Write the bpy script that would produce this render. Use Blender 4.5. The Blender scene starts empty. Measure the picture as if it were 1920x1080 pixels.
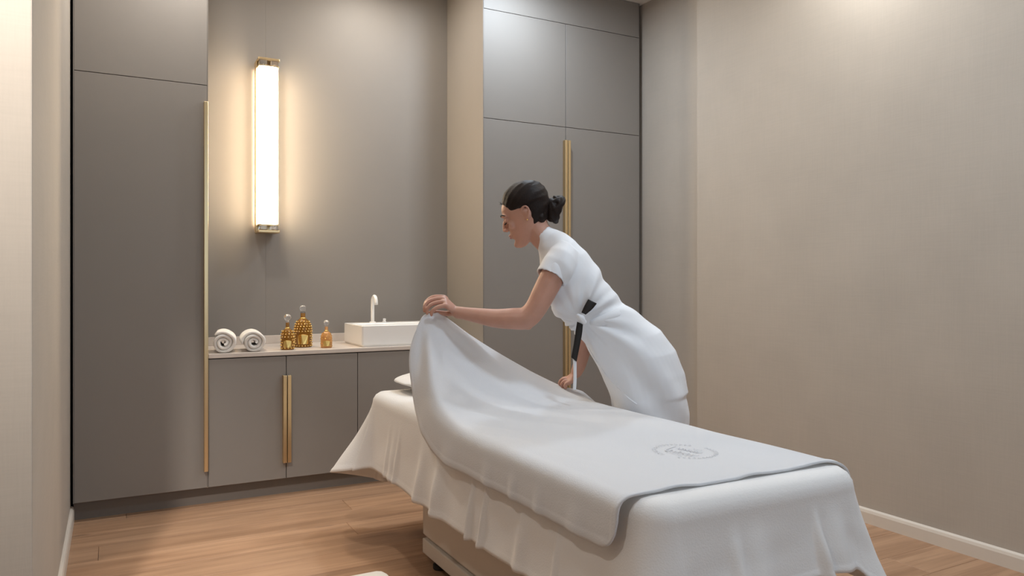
import bpy, bmesh, math, random
from mathutils import Vector, Matrix, noise
random.seed(7)
scene = bpy.context.scene
COL = scene.collection
# ------------------------------------------------------------------ camera
F_PX, HORIZON, CAM_H, YAW = 1400.0, 531.0, 1.147, math.radians(28.2)
FWD = Vector((math.sin(YAW), math.cos(YAW), 0)); RGT = Vector((math.cos(YAW), -math.sin(YAW), 0)); UP = Vector((0, 0, 1))
CAM = Vector((0, 0, CAM_H))
cd = bpy.data.cameras.new('camera'); cam = bpy.data.objects.new('camera', cd); COL.objects.link(cam)
cam.location = CAM; cam.rotation_euler = (math.pi/2, 0, -YAW)
cd.sensor_width = 36; cd.lens = F_PX/1920*36; cd.shift_y = -9/1920; cd.clip_start = 0.02
scene.camera = cam
scene.view_settings.view_transform = 'Standard'; scene.view_settings.look = 'None'
scene.view_settings.gamma = 1; scene.view_settings.use_curve_mapping = False
scene.view_settings.exposure = 0.38
world = bpy.data.worlds.new('world'); scene.world = world; world.use_nodes = True
world.node_tree.nodes['Background'].inputs[0].default_value = (1, .97, .94, 1)
world.node_tree.nodes['Background'].inputs[1].default_value = 0.02
CEIL = 3.08
# recessed ceiling downlights: x, y, watts, colour, lamp diameter, cone degrees
DOWNLIGHTS = [
    (1.90, 1.40, 14.5, (.74, .87, 1.0), .30, 160, 'above the foot of the bed'),
    (2.15, 3.70, 13.5, (.76, .88, 1.0), .14, 178, 'in front of the wide wardrobe'),
    (2.90, 2.25, 11, (.98, .98, .95), .16, 178, 'beside the right wall'),
    (1.45, 4.22, 7, (1, .94, .85), .14, 178, 'over the front of the counter niche'),
    (0.36, 3.74, 9, (1, .95, .88), .14, 178, 'in front of the single tall cupboard'),
    (-0.80, 0.90, 12, (1, .93, .85), .16, 170, 'by the entry on the left'),
]
SCONCE_EMIT = 36.0
SPOT_WATTS = 210
FILL_EMIT = 1.7     # daylight strength of the added, unseen window panel behind the camera

# ------------------------------------------------------------------ helpers
def P(px, py, d):
    """world point that stands at depth d (metres along the view axis) behind photo pixel px, py"""
    return CAM + FWD*d + RGT*((px-960)/F_PX*d) - UP*((py-HORIZON)/F_PX*d)

def tag(o, label=None, cat=None, group=None, kind=None):
    if label: o['label'] = label
    if cat: o['category'] = cat
    if group: o['group'] = group
    if kind: o['kind'] = kind
    return o

def obj(name, bm, mat, parent=None, smooth=False, loc=None):
    me = bpy.data.meshes.new(name)
    bmesh.ops.recalc_face_normals(bm, faces=bm.faces)
    bm.to_mesh(me); bm.free()
    return obj_me(name, me, mat, parent, smooth, loc)

def obj_me(name, me, mat, parent=None, smooth=False, loc=None):
    o = bpy.data.objects.new(name, me); COL.objects.link(o)
    if mat and not me.materials: me.materials.append(mat)
    if smooth:
        for p in me.polygons: p.use_smooth = True
    if parent: o.parent = parent
    if loc: o.location = loc
    return o

def empty(name, loc=(0, 0, 0), rz=0):
    o = bpy.data.objects.new(name, None); COL.objects.link(o); o.location = loc; o.rotation_euler = (0, 0, rz)
    o.empty_display_size = .05
    return o

def box(bm, x0, x1, y0, y1, z0, z1, bev=0, seg=2):
    t = bmesh.new()
    bmesh.ops.create_cube(t, size=1)
    for v in t.verts: v.co = Vector(((x0+x1)/2+v.co.x*(x1-x0), (y0+y1)/2+v.co.y*(y1-y0), (z0+z1)/2+v.co.z*(z1-z0)))
    if bev: bmesh.ops.bevel(t, geom=list(t.edges), offset=bev, segments=seg, profile=.5, affect='EDGES')
    merge(bm, t)

def merge(bm, t):
    me = bpy.data.meshes.new('tmp'); t.to_mesh(me); t.free(); bm.from_mesh(me); bpy.data.meshes.remove(me)

def bx(*a, **k):
    bm = bmesh.new(); box(bm, *a, **k); return bm

def loft(bm, rings, cap=True, closed=True):
    vs = [[bm.verts.new(p) for p in r] for r in rings]
    n = len(vs[0])
    for a, b in zip(vs, vs[1:]):
        for i in range(n if closed else n-1):
            j = (i+1) % n
            bm.faces.new((a[i], a[j], b[j], b[i]))
    if cap:
        bm.faces.new(vs[0]); bm.faces.new(list(reversed(vs[-1])))
    return vs

def lathe(bm, prof, n=24, at=(0, 0, 0)):
    rings = [[Vector(at)+Vector((r*math.cos(2*math.pi*i/n), r*math.sin(2*math.pi*i/n), z)) for i in range(n)] for r, z in prof]
    loft(bm, rings)

def catmull(keys, t):
    """keys: list of (t, Vector) sorted"""
    if t <= keys[0][0]: return keys[0][1].copy()
    if t >= keys[-1][0]: return keys[-1][1].copy()
    for i in range(len(keys)-1):
        if keys[i][0] <= t <= keys[i+1][0]:
            t0, p0 = keys[i]; t1, p1 = keys[i+1]; h = t1-t0; u = (t-t0)/h
            m0 = (p1-keys[i-1][1])/(t1-keys[i-1][0]) if i > 0 else (p1-p0)/h
            m1 = (keys[i+2][1]-p0)/(keys[i+2][0]-t0) if i+2 < len(keys) else (p1-p0)/h
            return (2*u**3-3*u*u+1)*p0+(u**3-2*u*u+u)*h*m0+(-2*u**3+3*u*u)*p1+(u**3-u*u)*h*m1

def tube(bm, pts, radii, n=12, sub=4, flat=1.0, side=None, cap_round=True):
    """smooth tapering tube through pts; flat/side squash the section along 'side'"""
    pts = [Vector(p) for p in pts]
    if not hasattr(radii, '__len__'): radii = [radii]*len(pts)
    L = [0]
    for a, b in zip(pts, pts[1:]): L.append(L[-1]+max((b-a).length, 1e-6))
    kp = list(zip(L, pts)); kr = list(zip(L, [Vector((r, 0, 0)) for r in radii]))
    ts = []
    for a, b in zip(L, L[1:]):
        ts += [a+(b-a)*k/sub for k in range(sub)]
    ts.append(L[-1])
    c = [catmull(kp, t) for t in ts]; r = [catmull(kr, t).x for t in ts]
    rings = []; ref = None
    for i in range(len(c)):
        tan = (c[min(i+1, len(c)-1)]-c[max(i-1, 0)]).normalized()
        if side is not None: a = (side-tan*side.dot(tan)).normalized()
        elif ref is None: a = tan.orthogonal().normalized()
        else: a = (ref-tan*ref.dot(tan)).normalized()
        ref = a; b = tan.cross(a)
        mk = lambda cc, rr: [cc+a*(rr*flat*math.cos(2*math.pi*k/n))+b*(rr*math.sin(2*math.pi*k/n)) for k in range(n)]
        if i == 0 and cap_round:
            for q in (.95, .6): rings.append(mk(c[i]-tan*r[i]*q*.9, r[i]*math.sqrt(1-q*q)))
        rings.append(mk(c[i], r[i]))
        if i == len(c)-1 and cap_round:
            for q in (.6, .95): rings.append(mk(c[i]+tan*r[i]*q*.9, r[i]*math.sqrt(1-q*q)))
    loft(bm, rings)

def ellipsoid(bm, c, ax, ay, az, n=16, m=10):
    c = Vector(c); rings = []
    for j in range(m+1):
        th = -math.pi/2+math.pi*(j+.02 if j == 0 else j-.02 if j == m else j)/m
        rings.append([c+az*math.sin(th)+ax*(math.cos(th)*math.cos(2*math.pi*i/n))+ay*(math.cos(th)*math.sin(2*math.pi*i/n)) for i in range(n)])
    loft(bm, rings)

def fuse(name, bm, voxel, smooth_it=6, fac=.5):
    """voxel-fuse overlapping closed shapes into one continuous surface"""
    bmesh.ops.triangulate(bm, faces=bm.faces)
    bmesh.ops.recalc_face_normals(bm, faces=bm.faces)
    me = bpy.data.meshes.new('tmp'); bm.to_mesh(me); bm.free()
    o = bpy.data.objects.new('tmp', me); COL.objects.link(o)
    m = o.modifiers.new('r', 'REMESH'); m.mode = 'VOXEL'; m.voxel_size = voxel; m.adaptivity = 0
    s = o.modifiers.new('s', 'SMOOTH'); s.factor = fac; s.iterations = smooth_it
    dg = bpy.context.evaluated_depsgraph_get(); dg.update()
    out = bpy.data.meshes.new_from_object(o.evaluated_get(dg)); out.name = name
    bpy.data.objects.remove(o); bpy.data.meshes.remove(me)
    for p in out.polygons: p.use_smooth = True
    return out

def sm(a, b, x):
    t = max(0, min(1, (x-a)/(b-a))); return t*t*(3-2*t)

# ------------------------------------------------------------------ materials
def mat(name, col, rough=.5, metal=0, bump=None, var=None, coord='Object', **kw):
    """bump=(scale xyz, strength, distance); var=(scale xyz, amount) colour variation by noise"""
    m = bpy.data.materials.new(name); m.use_nodes = True
    nt = m.node_tree; b = nt.nodes['Principled BSDF']
    b.inputs['Base Color'].default_value = (*col, 1); b.inputs['Roughness'].default_value = rough; b.inputs['Metallic'].default_value = metal
    for k, v in kw.items(): b.inputs[k.replace('_', ' ')].default_value = v
    tc = nt.nodes.new('ShaderNodeTexCoord')
    def nz(scale, detail=4):
        mp = nt.nodes.new('ShaderNodeMapping'); mp.inputs['Scale'].default_value = scale
        nt.links.new(tc.outputs[coord], mp.inputs['Vector'])
        n = nt.nodes.new('ShaderNodeTexNoise'); n.inputs['Scale'].default_value = 1; n.inputs['Detail'].default_value = detail
        nt.links.new(mp.outputs[0], n.inputs['Vector']); return n
    if var:
        hs = None
        scs = var[0] if isinstance(var[0][0], (tuple, list)) else [var[0]]
        src = None
        for s in scs:
            n = nz(s)
            if src is None: src = n.outputs['Fac']
            else:
                ad = nt.nodes.new('ShaderNodeMath'); ad.operation = 'ADD'; nt.links.new(src, ad.inputs[0]); nt.links.new(n.outputs['Fac'], ad.inputs[1])
                hf = nt.nodes.new('ShaderNodeMath'); hf.operation = 'MULTIPLY'; hf.inputs[1].default_value = .5; nt.links.new(ad.outputs[0], hf.inputs[0]); src = hf.outputs[0]
        mr = nt.nodes.new('ShaderNodeMapRange'); mr.inputs['From Min'].default_value = .3; mr.inputs['From Max'].default_value = .7
        mr.inputs['To Min'].default_value = 1-var[1]; mr.inputs['To Max'].default_value = 1+var[1]
        nt.links.new(src, mr.inputs['Value'])
        mx = nt.nodes.new('ShaderNodeVectorMath'); mx.operation = 'SCALE'; mx.inputs[0].default_value = col
        nt.links.new(mr.outputs[0], mx.inputs['Scale']); nt.links.new(mx.outputs[0], b.inputs['Base Color'])
    if bump:
        n = nz(bump[0]); bp = nt.nodes.new('ShaderNodeBump'); bp.inputs['Strength'].default_value = bump[1]; bp.inputs['Distance'].default_value = bump[2]
        nt.links.new(n.outputs['Fac'], bp.inputs['Height']); nt.links.new(bp.outputs[0], b.inputs['Normal'])
    return m

def add_translucency(m, amount, col):
    nt = m.node_tree; b = nt.nodes['Principled BSDF']; out = nt.nodes['Material Output']
    t = nt.nodes.new('ShaderNodeBsdfTranslucent'); t.inputs[0].default_value = (*col, 1)
    mx = nt.nodes.new('ShaderNodeMixShader'); mx.inputs[0].default_value = amount
    nt.links.new(b.outputs[0], mx.inputs[1]); nt.links.new(t.outputs[0], mx.inputs[2]); nt.links.new(mx.outputs[0], out.inputs[0])

def emission(name, col, strength):
    m = bpy.data.materials.new(name); m.use_nodes = True; nt = m.node_tree
    nt.nodes.remove(nt.nodes['Principled BSDF']); e = nt.nodes.new('ShaderNodeEmission')
    e.inputs[0].default_value = (*col, 1); e.inputs[1].default_value = strength
    nt.links.new(e.outputs[0], nt.nodes['Material Output'].inputs[0]); return m

M_WALL = mat('linen_wallcovering', (.43, .385, .335), .85, var=([(210, 210, 7), (7, 7, 210), (3, 3, 3)], .07), bump=((300, 300, 40), .15, .002))
M_LAM = mat('taupe_laminate', (.250, .228, .207), .58, var=((4, 4, 4), .015))
M_PLINTH = mat('taupe_plinth', (.19, .165, .145), .5)
M_CARC = mat('carcass_dark', (.09, .08, .075), .7)
M_GOLD = mat('brushed_brass', (.74, .57, .33), .32, 1.0, bump=((400, 400, 4), .1, .001))
M_STONE = mat('pale_stone', (.62, .55, .49), .35, var=((9, 9, 9), .05))
M_CERAMIC = mat('white_ceramic', (.86, .84, .81), .2)
M_WHITEMETAL = mat('white_lacquer', (.88, .86, .83), .3)
M_SKIRT = mat('painted_skirting', (.66, .60, .53), .45)
M_CEIL = mat('ceiling_paint', (.80, .78, .74), .9)
M_SHEET = mat('cream_terry_sheet', (.77, .76, .75), .9, bump=((220, 220, 220), .25, .003), Sheen_Weight=.3)
M_TOWEL = mat('white_terry_towel', (.75, .77, .81), .92, bump=((240, 240, 240), .3, .003), Sheen_Weight=.3)
add_translucency(M_TOWEL, .22, (.9, .84, .76))
M_EMB = mat('grey_embroidery', (.66, .66, .69), .7)
M_DRESS = mat('white_uniform_cotton', (.79, .81, .845), .75, bump=((500, 500, 500), .15, .001))
M_BLACK = mat('black_satin', (.008, .006, .0055), .6)
M_SKIN = mat('skin', (.52, .285, .21), .48, var=((25, 25, 25), .05), Subsurface_Weight=.12, Subsurface_Scale=.02)
M_LIP = mat('lip', (.42, .15, .13), .45)
M_HAIR = mat('dark_brown_hair', (.012, .0065, .005), .55, bump=((60, 400, 60), .5, .003), Specular_IOR_Level=.25)
M_GLASS = mat('clear_glass', (.95, .95, .95), .03, Transmission_Weight=.9, IOR=1.45)
M_AMBER = mat('amber_glass', (.34, .15, .02), .12, Transmission_Weight=.35, IOR=1.4)
M_AMBER2 = mat('pale_amber_glass', (.78, .40, .14), .12, Transmission_Weight=.5, IOR=1.4)
M_GILT = mat('gilt_relief', (.95, .68, .24), .25, 1.0)
M_BEDBASE = mat('cream_bed_base', (.62, .565, .50), .5)
M_RUBBER = mat('black_rubber', (.015, .014, .013), .6)
M_SHOE = mat('white_shoe', (.8, .79, .77), .5)
M_PADDING = mat('cream_upholstery', (.80, .72, .62), .5)

def wood():
    m = bpy.data.materials.new('oak_plank'); m.use_nodes = True; nt = m.node_tree; b = nt.nodes['Principled BSDF']
    tc = nt.nodes.new('ShaderNodeTexCoord'); oi = nt.nodes.new('ShaderNodeObjectInfo')
    ad = nt.nodes.new('ShaderNodeVectorMath'); ad.operation = 'ADD'
    sc = nt.nodes.new('ShaderNodeVectorMath'); sc.operation = 'SCALE'; sc.inputs[0].default_value = (13, 7, 3)
    nt.links.new(oi.outputs['Random'], sc.inputs['Scale']); nt.links.new(tc.outputs['Object'], ad.inputs[0]); nt.links.new(sc.outputs[0], ad.inputs[1])
    def nz(s, det, dist=0):
        mp = nt.nodes.new('ShaderNodeMapping'); mp.inputs['Scale'].default_value = s; nt.links.new(ad.outputs[0], mp.inputs[0])
        n = nt.nodes.new('ShaderNodeTexNoise'); n.inputs['Scale'].default_value = 1; n.inputs['Detail'].default_value = det; n.inputs['Distortion'].default_value = dist
        nt.links.new(mp.outputs[0], n.inputs['Vector']); return n
    a = nz((1.3, 16, 1), 5, .6); c = nz((3, 130, 1), 3); k = nz((3.0, 9, 1), 2, .3)
    ramp = nt.nodes.new('ShaderNodeValToRGB'); ramp.color_ramp.elements[0].position = .3; ramp.color_ramp.elements[1].position = .72
    ramp.color_ramp.elements[0].color = (.31, .175, .100, 1); ramp.color_ramp.elements[1].color = (.50, .305, .185, 1)
    nt.links.new(a.outputs['Fac'], ramp.inputs[0])
    m1 = nt.nodes.new('ShaderNodeMapRange'); m1.inputs['From Min'].default_value = .3; m1.inputs['From Max'].default_value = .7; m1.inputs['To Min'].default_value = .9; m1.inputs['To Max'].default_value = 1.08
    nt.links.new(c.outputs['Fac'], m1.inputs[0])
    kn = nt.nodes.new('ShaderNodeMapRange'); kn.inputs['From Min'].default_value = .70; kn.inputs['From Max'].default_value = .80; kn.inputs['To Min'].default_value = 1; kn.inputs['To Max'].default_value = .45
    nt.links.new(k.outputs['Fac'], kn.inputs[0])
    rv = nt.nodes.new('ShaderNodeMapRange'); rv.inputs['To Min'].default_value = .93; rv.inputs['To Max'].default_value = 1.06; nt.links.new(oi.outputs['Random'], rv.inputs[0])
    f = nt.nodes.new('ShaderNodeMath'); f.operation = 'MULTIPLY'; nt.links.new(m1.outputs[0], f.inputs[0]); nt.links.new(kn.outputs[0], f.inputs[1])
    g = nt.nodes.new('ShaderNodeMath'); g.operation = 'MULTIPLY'; nt.links.new(f.outputs[0], g.inputs[0]); nt.links.new(rv.outputs[0], g.inputs[1])
    mx = nt.nodes.new('ShaderNodeVectorMath'); mx.operation = 'SCALE'; nt.links.new(ramp.outputs[0], mx.inputs[0]); nt.links.new(g.outputs[0], mx.inputs['Scale'])
    nt.links.new(mx.outputs[0], b.inputs['Base Color']); b.inputs['Roughness'].default_value = .48
    bp = nt.nodes.new('ShaderNodeBump'); bp.inputs['Strength'].default_value = .15; bp.inputs['Distance'].default_value = .002
    nt.links.new(c.outputs['Fac'], bp.inputs['Height']); nt.links.new(bp.outputs[0], b.inputs['Normal'])
    return m
M_WOOD = wood()

# ------------------------------------------------------------------ room shell
YF, YB = 4.13, 4.69            # cabinet fronts, back of the niche
XL, XR = -0.1745, 3.192         # left return wall, right wall
X0, X1, X2, X3, X4 = -.1625, .4375, 2.0125, 2.6125, 3.2125
def struct(name, bm, m, label=None, cat=None):
    o = obj(name, bm, m); tag(o, label, cat, kind='structure'); return o
floor = struct('floor', bx(-1.75, 3.4, -1.65, 4.85, -.10, -.013), M_CARC, 'warm oak plank floor with knots', 'floor')
pw = .19; y = -1.6; row = 0; meshes = {}
while y < 4.75:
    x = -1.7-random.random()*1.5
    while x < 3.3:
        L = random.choice((1.6, 1.9, 2.2)); a = max(x, -1.7); e = min(x+L, 3.33)
        if e-a > .05:
            key = round(e-a, 3)
            if key not in meshes:
                t = bx(-(e-a)/2+.0006, (e-a)/2-.0006, -pw/2+.0007, pw/2-.0007, -.013, 0, bev=.0012, seg=1)
                me = bpy.data.meshes.new('plank'); bmesh.ops.recalc_face_normals(t, faces=t.faces); t.to_mesh(me); t.free(); meshes[key] = me
            obj_me('plank', meshes[key], M_WOOD, floor, loc=((a+e)/2, y+pw/2, 0))
        x += L
    y += pw; row += 1
struct('ceiling', bx(-1.75, 3.4, -1.65, 4.85, CEIL, CEIL+.1), M_CEIL, 'plain off white ceiling above the treatment room', 'ceiling')
wb = struct('wall_back', bx(-.3, 3.4, YB+.012, YB+.15, 0, CEIL), M_CARC, 'taupe panelled wall behind the counter niche', 'wall')
xs = .822
obj('panel', bx(X1, xs-.0003, YB, YB+.012, .6, CEIL), M_LAM, wb); obj('panel', bx(xs+.0003, X2, YB, YB+.012, .6, CEIL), M_LAM, wb)
struct('wall_left', bx(XL-.12, XL, 2.21, 4.84, 0, CEIL, bev=.004), M_WALL, 'narrow linen covered wall beside the single tall cupboard', 'wall')
struct('wall_entry', bx(-1.75, XL-.119, 2.21, 2.33, 0, CEIL), M_WALL, 'brightly lit linen wall at the left picture edge', 'wall')
struct('wall_far_left', bx(-1.75, -1.6, -1.65, 2.21, 0, CEIL), M_WALL)
struct('wall_front', bx(-1.6, 3.4, -1.65, -1.5, 0, CEIL), M_WALL)
struct('wall_right', bx(XR, XR+.15, -1.5, 3.53, 0, CEIL), M_WALL, 'wide beige linen covered wall on the right', 'wall')
struct('wall_recess', bx(XR+.055, XR+.15, 3.53, 4.84, 0, CEIL), M_WALL, 'shaded linen wall strip beside the wide wardrobe', 'wall')
def skirting(name, x, s, y0, y1, label):
    bm = bmesh.new(); pr = [(0, 0), (.016, 0), (.016, .052), (.012, .064), (.004, .070), (0, .070)]
    loft(bm, [[Vector((x+s*a, yy, z)) for a, z in pr] for yy in (y0, y1)])
    return struct(name, bm, M_SKIRT, label, 'baseboard')
skirting('baseboard_left', XL, 1, 2.21, 4.185, 'pale skirting board under the narrow left wall')
skirting('baseboard_right', XR, -1, -1.5, 3.53, 'cream skirting board along the right wall')

fill_win = struct('added_window_1', bx(.55, 2.35, -1.50, -1.47, .75, 2.65), M_SKIRT, 'large daylight panel like a window, added unseen behind the viewer', 'window')  # unseen glowing window, put in for cool light from behind
obj('pane', bx(.61, 2.29, -1.469, -1.462, .81, 2.59), emission('fill', (.70, .85, 1.0), FILL_EMIT), fill_win)
for a in ((.55, .61, .75, 2.65), (2.29, 2.35, .75, 2.65), (.61, 2.29, .75, .81), (.61, 2.29, 2.59, 2.65), (1.43, 1.47, .81, 2.59)):
    obj('frame', bx(a[0], a[1], -1.47, -1.43, a[2], a[3]), M_WHITEMETAL, fill_win)
# ------------------------------------------------------------------ cabinets
G = .0016
PL = .093
def door(parent, x0, x1, z0, z1, handle=None, hz=None, name='door'):
    d = obj(name, bx(x0+G, x1-G, YF, YF+.02, z0+G, z1-G, bev=.0012, seg=1), M_LAM, parent)
    if handle:
        hx = x0+.002 if handle == 'l' else x1-.002-.019
        bm = bmesh.new()
        box(bm, hx, hx+.019, YF-.030, YF-.0205, hz[0], hz[1], bev=.0015)
        ex = hx+.019 if handle == 'l' else hx     # web that joins the pull to the door edge
        if handle == 'l': box(bm, hx+.013, hx+.019, YF-.021, YF+.001, hz[0], hz[1])
        else: box(bm, hx, hx+.006, YF-.021, YF+.001, hz[0], hz[1])
        h = obj('handle', bm, M_GOLD, d); h['label'] = 'long brushed brass edge pull'
    return d
def carcass(parent, x0, x1, z0, z1, y1):
    obj('body', bx(x0, x1, YF+.0215, y1, z0, z1), M_CARC, parent)
HZ_T, HZ_B = (.183, 2.076), (.183, .652)
def tall(name, x0, x1, label, nd, sides):
    t = empty(name, ((x0+x1)/2, YF+.3, 0)); loc = t.location.copy()
    tag(t, label, 'cabinet', 'built-in taupe cupboards')
    kids = []
    carcass(t, x0+.004, x1-.004, PL, CEIL-.004, YB-.002)
    obj('plinth', bx(x0, x1, YF+.055, YF+.075, 0, PL), M_PLINTH, t)
    w = (x1-x0)/nd
    for i in range(nd):
        a, b = x0+i*w, x0+(i+1)*w
        h = 'r' if (nd == 1 or i == 0) else 'l'
        door(t, a, b, PL, 2.165, h, HZ_T); door(t, a, b, 2.165, 2.84, name='upper_door')
    obj('frieze_panel', bx(x0+G, x1-G, YF, YF+.02, 2.84+G, CEIL-.003), M_LAM, t)
    for s in sides:
        xx = x0 if s == 'l' else x1-.004
        obj('side_panel', bx(xx, xx+.004, YF, YB-.002, PL, CEIL-.003), M_LAM, t)
    for c in t.children: c.location = c.location-loc
    return t
def rebase(t):
    loc = t.location.copy()
    for c in t.children: c.location = c.location-loc
tall('tall_cupboard', X0, X1, 'single tall taupe cupboard with one long brass handle, beside the left wall', 1, 'lr')
tall('wardrobe', X2, X4, 'wide two-door grey wardrobe with paired brass handles behind the standing woman', 2, 'lr')
bw = (X2-X1)/4; CT = .781
for k, lab in ((0, 'taupe base cupboard under the rolled towels and bottles, brass handle pair'), (1, 'taupe base cupboard below the white basin, mostly behind the bed')):
    a = X1+2*k*bw; t = empty('base_cupboard', (a+bw, YF+.3, 0)); tag(t, lab, 'cabinet', 'base cupboards in the niche')
    carcass(t, a+.002, a+2*bw-.002, PL, CT-.026, YB-.004)
    obj('plinth', bx(a, a+2*bw, YF+.055, YF+.075, 0, PL), M_PLINTH, t)
    door(t, a, a+bw, PL, CT-.026, 'r', HZ_B); door(t, a+bw, a+2*bw, PL, CT-.026, 'l', HZ_B)
    rebase(t)
t = empty('countertop', ((X1+X2)/2, YF+.28, CT)); tag(t, 'pale stone countertop with low upstand in the niche', 'countertop')
obj('slab', bx(X1+.001, X2-.001, YF-.006, YB-.001, CT-.0225, CT, bev=.002), M_STONE, t)
obj('upstand', bx(X1+.001, X2-.001, YB-.018, YB-.001, CT, CT+.05, bev=.0015), M_STONE, t); rebase(t)

# ------------------------------------------------------------------ wall lamp
lx, z0, z1 = .818, 1.445, 2.475
t = empty('wall_lamp', (lx, YB, (z0+z1)/2)); tag(t, 'long vertical glowing wall lamp with brass and glass ends', 'wall lamp')
obj('backplate', bx(lx-.05, lx+.05, YB-.018, YB-.0005, z0+.01, z1-.01, bev=.003), M_GOLD, t)
bm = bmesh.new(); n = 20
prof = []
for i in range(n):
    a = 2*math.pi*i/n; c, s = math.cos(a), math.sin(a); e = .45
    prof.append((math.copysign(abs(c)**e, c)*.056, math.copysign(abs(s)**e, s)*.042))
loft(bm, [[Vector((lx+a, YB-.094+b, z)) for a, b in prof] for z in (z0+.05, z1-.05)])
o = obj('glass_diffuser', bm, emission('lamp_glow', (1, .79, .54), SCONCE_EMIT), t, smooth=False); o['label'] = 'glowing opal glass tube'
for zz, s in ((z0, 1), (z1, -1)):
    c = obj('end_cap', bx(lx-.062, lx+.062, YB-.137, YB-.018, min(zz, zz+s*.016), max(zz, zz+s*.016), bev=.004), M_GOLD, t)
    obj('collar', bx(lx-.058, lx+.058, YB-.133, YB-.018, min(zz+s*.042, zz+s*.052), max(zz+s*.042, zz+s*.052), bev=.002), M_GOLD, t)
    for q in (-1, 1):
        g = obj('glass_cube', bx(lx+q*.032-.022, lx+q*.032+.022, YB-.136, YB-.098, min(zz+s*.014, zz+s*.044), max(zz+s*.014, zz+s*.044), bev=.006), M_GLASS, t)
for q in (-1, 1):
    obj('side_rail', bx(lx+q*.061-.003, lx+q*.061+.003, YB-.075, YB-.018, z0+.01, z1-.01), M_GOLD, t)
rebase(t)

# ------------------------------------------------------------------ downlights
for (x, y, w, c, dia, cone, where) in DOWNLIGHTS:
    t = empty('downlight', (x, y, CEIL)); tag(t, 'round recessed ceiling downlight '+where, 'ceiling light', 'ceiling downlights')
    bm = bmesh.new(); r = dia/2
    lathe(bm, [(r+.002, -.001), (r+.02, -.001), (r+.02, -.006), (r+.012, -.010), (r+.002, -.006)], 32)
    bmesh.ops.delete(bm, geom=[f for f in bm.faces if len(f.verts) > 4], context='FACES_ONLY')
    obj('trim_ring', bm, M_WHITEMETAL, t, smooth=True)
    bm = bmesh.new(); lathe(bm, [(r+.001, -.0005), (r+.001, -.003)], 32); obj('lens', bm, emission('downlight_glow', c, 6), t)
    ld = bpy.data.lights.new('downlight_lamp', 'AREA'); ld.shape = 'DISK'; ld.size = dia; ld.energy = w; ld.color = c; ld.spread = math.radians(cone)
    lo = bpy.data.objects.new('downlight_lamp', ld); COL.objects.link(lo); lo.parent = t; lo.location = (0, 0, -.013)

# unseen spotlight on the ceiling, added to brighten the entry wall end
sp = Vector((-.40, 1.25, CEIL)); aim = Vector((-.30, 2.21, 1.75))
t = empty('spotlight', sp); tag(t, 'small white ceiling spotlight added unseen to brighten the entry wall', 'ceiling light')
bm = bmesh.new(); lathe(bm, [(.05, 0), (.05, -.012), (.012, -.014), (.012, -.045)], 24); obj('mount', bm, M_WHITEMETAL, t)
dv = (aim-sp).normalized(); hc = Vector((0, 0, -.085)); bm = bmesh.new()
tube(bm, [hc-dv*.05, hc+dv*.05], .04, 20, 1, cap_round=False); obj('lamp_head', bm, M_WHITEMETAL, t)
ld = bpy.data.lights.new('spot_lamp', 'SPOT'); ld.energy = SPOT_WATTS; ld.color = (1, .93, .85); ld.spot_size = math.radians(46); ld.spot_blend = .9; ld.shadow_soft_size = .03
lo = bpy.data.objects.new('spot_lamp', ld); COL.objects.link(lo); lo.parent = t; lo.location = hc+dv*.085; lo.rotation_euler = dv.to_track_quat('-Z', 'Y').to_euler()
# ------------------------------------------------------------------ basin, tap, bottles, rolled towels
sx0, sx1, sy0, sy1, sh = 1.26, 1.76, 4.165, 4.54, .122
t = bmesh.new()
def rr(x0, x1, y0, y1, r, z, n=5):
    out = []
    for cx, cy, a0 in ((x1-r, y1-r, 0), (x0+r, y1-r, 90), (x0+r, y0+r, 180), (x1-r, y0+r, 270)):
        for k in range(n+1):
            a = math.radians(a0+90*k/n); out.append(Vector((cx+r*math.cos(a), cy+r*math.sin(a), z)))
    return out
ba = CT
loft(t, [rr(sx0+.006, sx1-.006, sy0+.006, sy1-.006, .012, ba), rr(sx0, sx1, sy0, sy1, .014, ba+.012), rr(sx0, sx1, sy0, sy1, .014, ba+sh-.003), rr(sx0+.003, sx1-.003, sy0+.003, sy1-.003, .012, ba+sh),
         rr(sx0+.012, sx1-.012, sy0+.012, sy1-.11, .02, ba+sh), rr(sx0+.016, sx1-.016, sy0+.016, sy1-.114, .02, ba+sh-.006), rr(sx0+.03, sx1-.03, sy0+.03, sy1-.13, .03, ba+.03), rr(sx0+.06, sx1-.06, sy0+.06, sy1-.16, .03, ba+.022)])
o = obj('wash_basin', t, M_CERAMIC); tag(o, 'white rectangular countertop wash basin at the end of the counter', 'sink')
bm = bmesh.new(); lathe(bm, [(.018, 0), (.021, .001), (.021, .004), (.012, .005)], 16, ((sx0+sx1)/2, sy0+.13, ba+.0225)); obj('drain', bm, M_WHITEMETAL, o)
tx, ty, tz = 1.425, 4.485, ba+sh
t = empty('tap', (tx, ty, tz)); tag(t, 'slim white gooseneck tap on the back of the basin', 'faucet')
bm = bmesh.new(); pts = [(tx, ty, tz+.004), (tx, ty, tz+.06), (tx, ty, tz+.125)]
for k in range(1, 9):
    a = math.pi*k/9; pts.append((tx, ty-.036*(1-math.cos(a)), tz+.125+.038*math.sin(a)))
pts.append((tx, ty-.073, tz+.112)); tube(bm, pts, .0105, 12, 2, cap_round=False); obj('spout', bm, M_WHITEMETAL, t, True)
bm = bmesh.new(); lathe(bm, [(.02, 0), (.02, .004), (.014, .007)], 20, (tx, ty, tz)); obj('base_flange', bm, M_WHITEMETAL, t)
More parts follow.
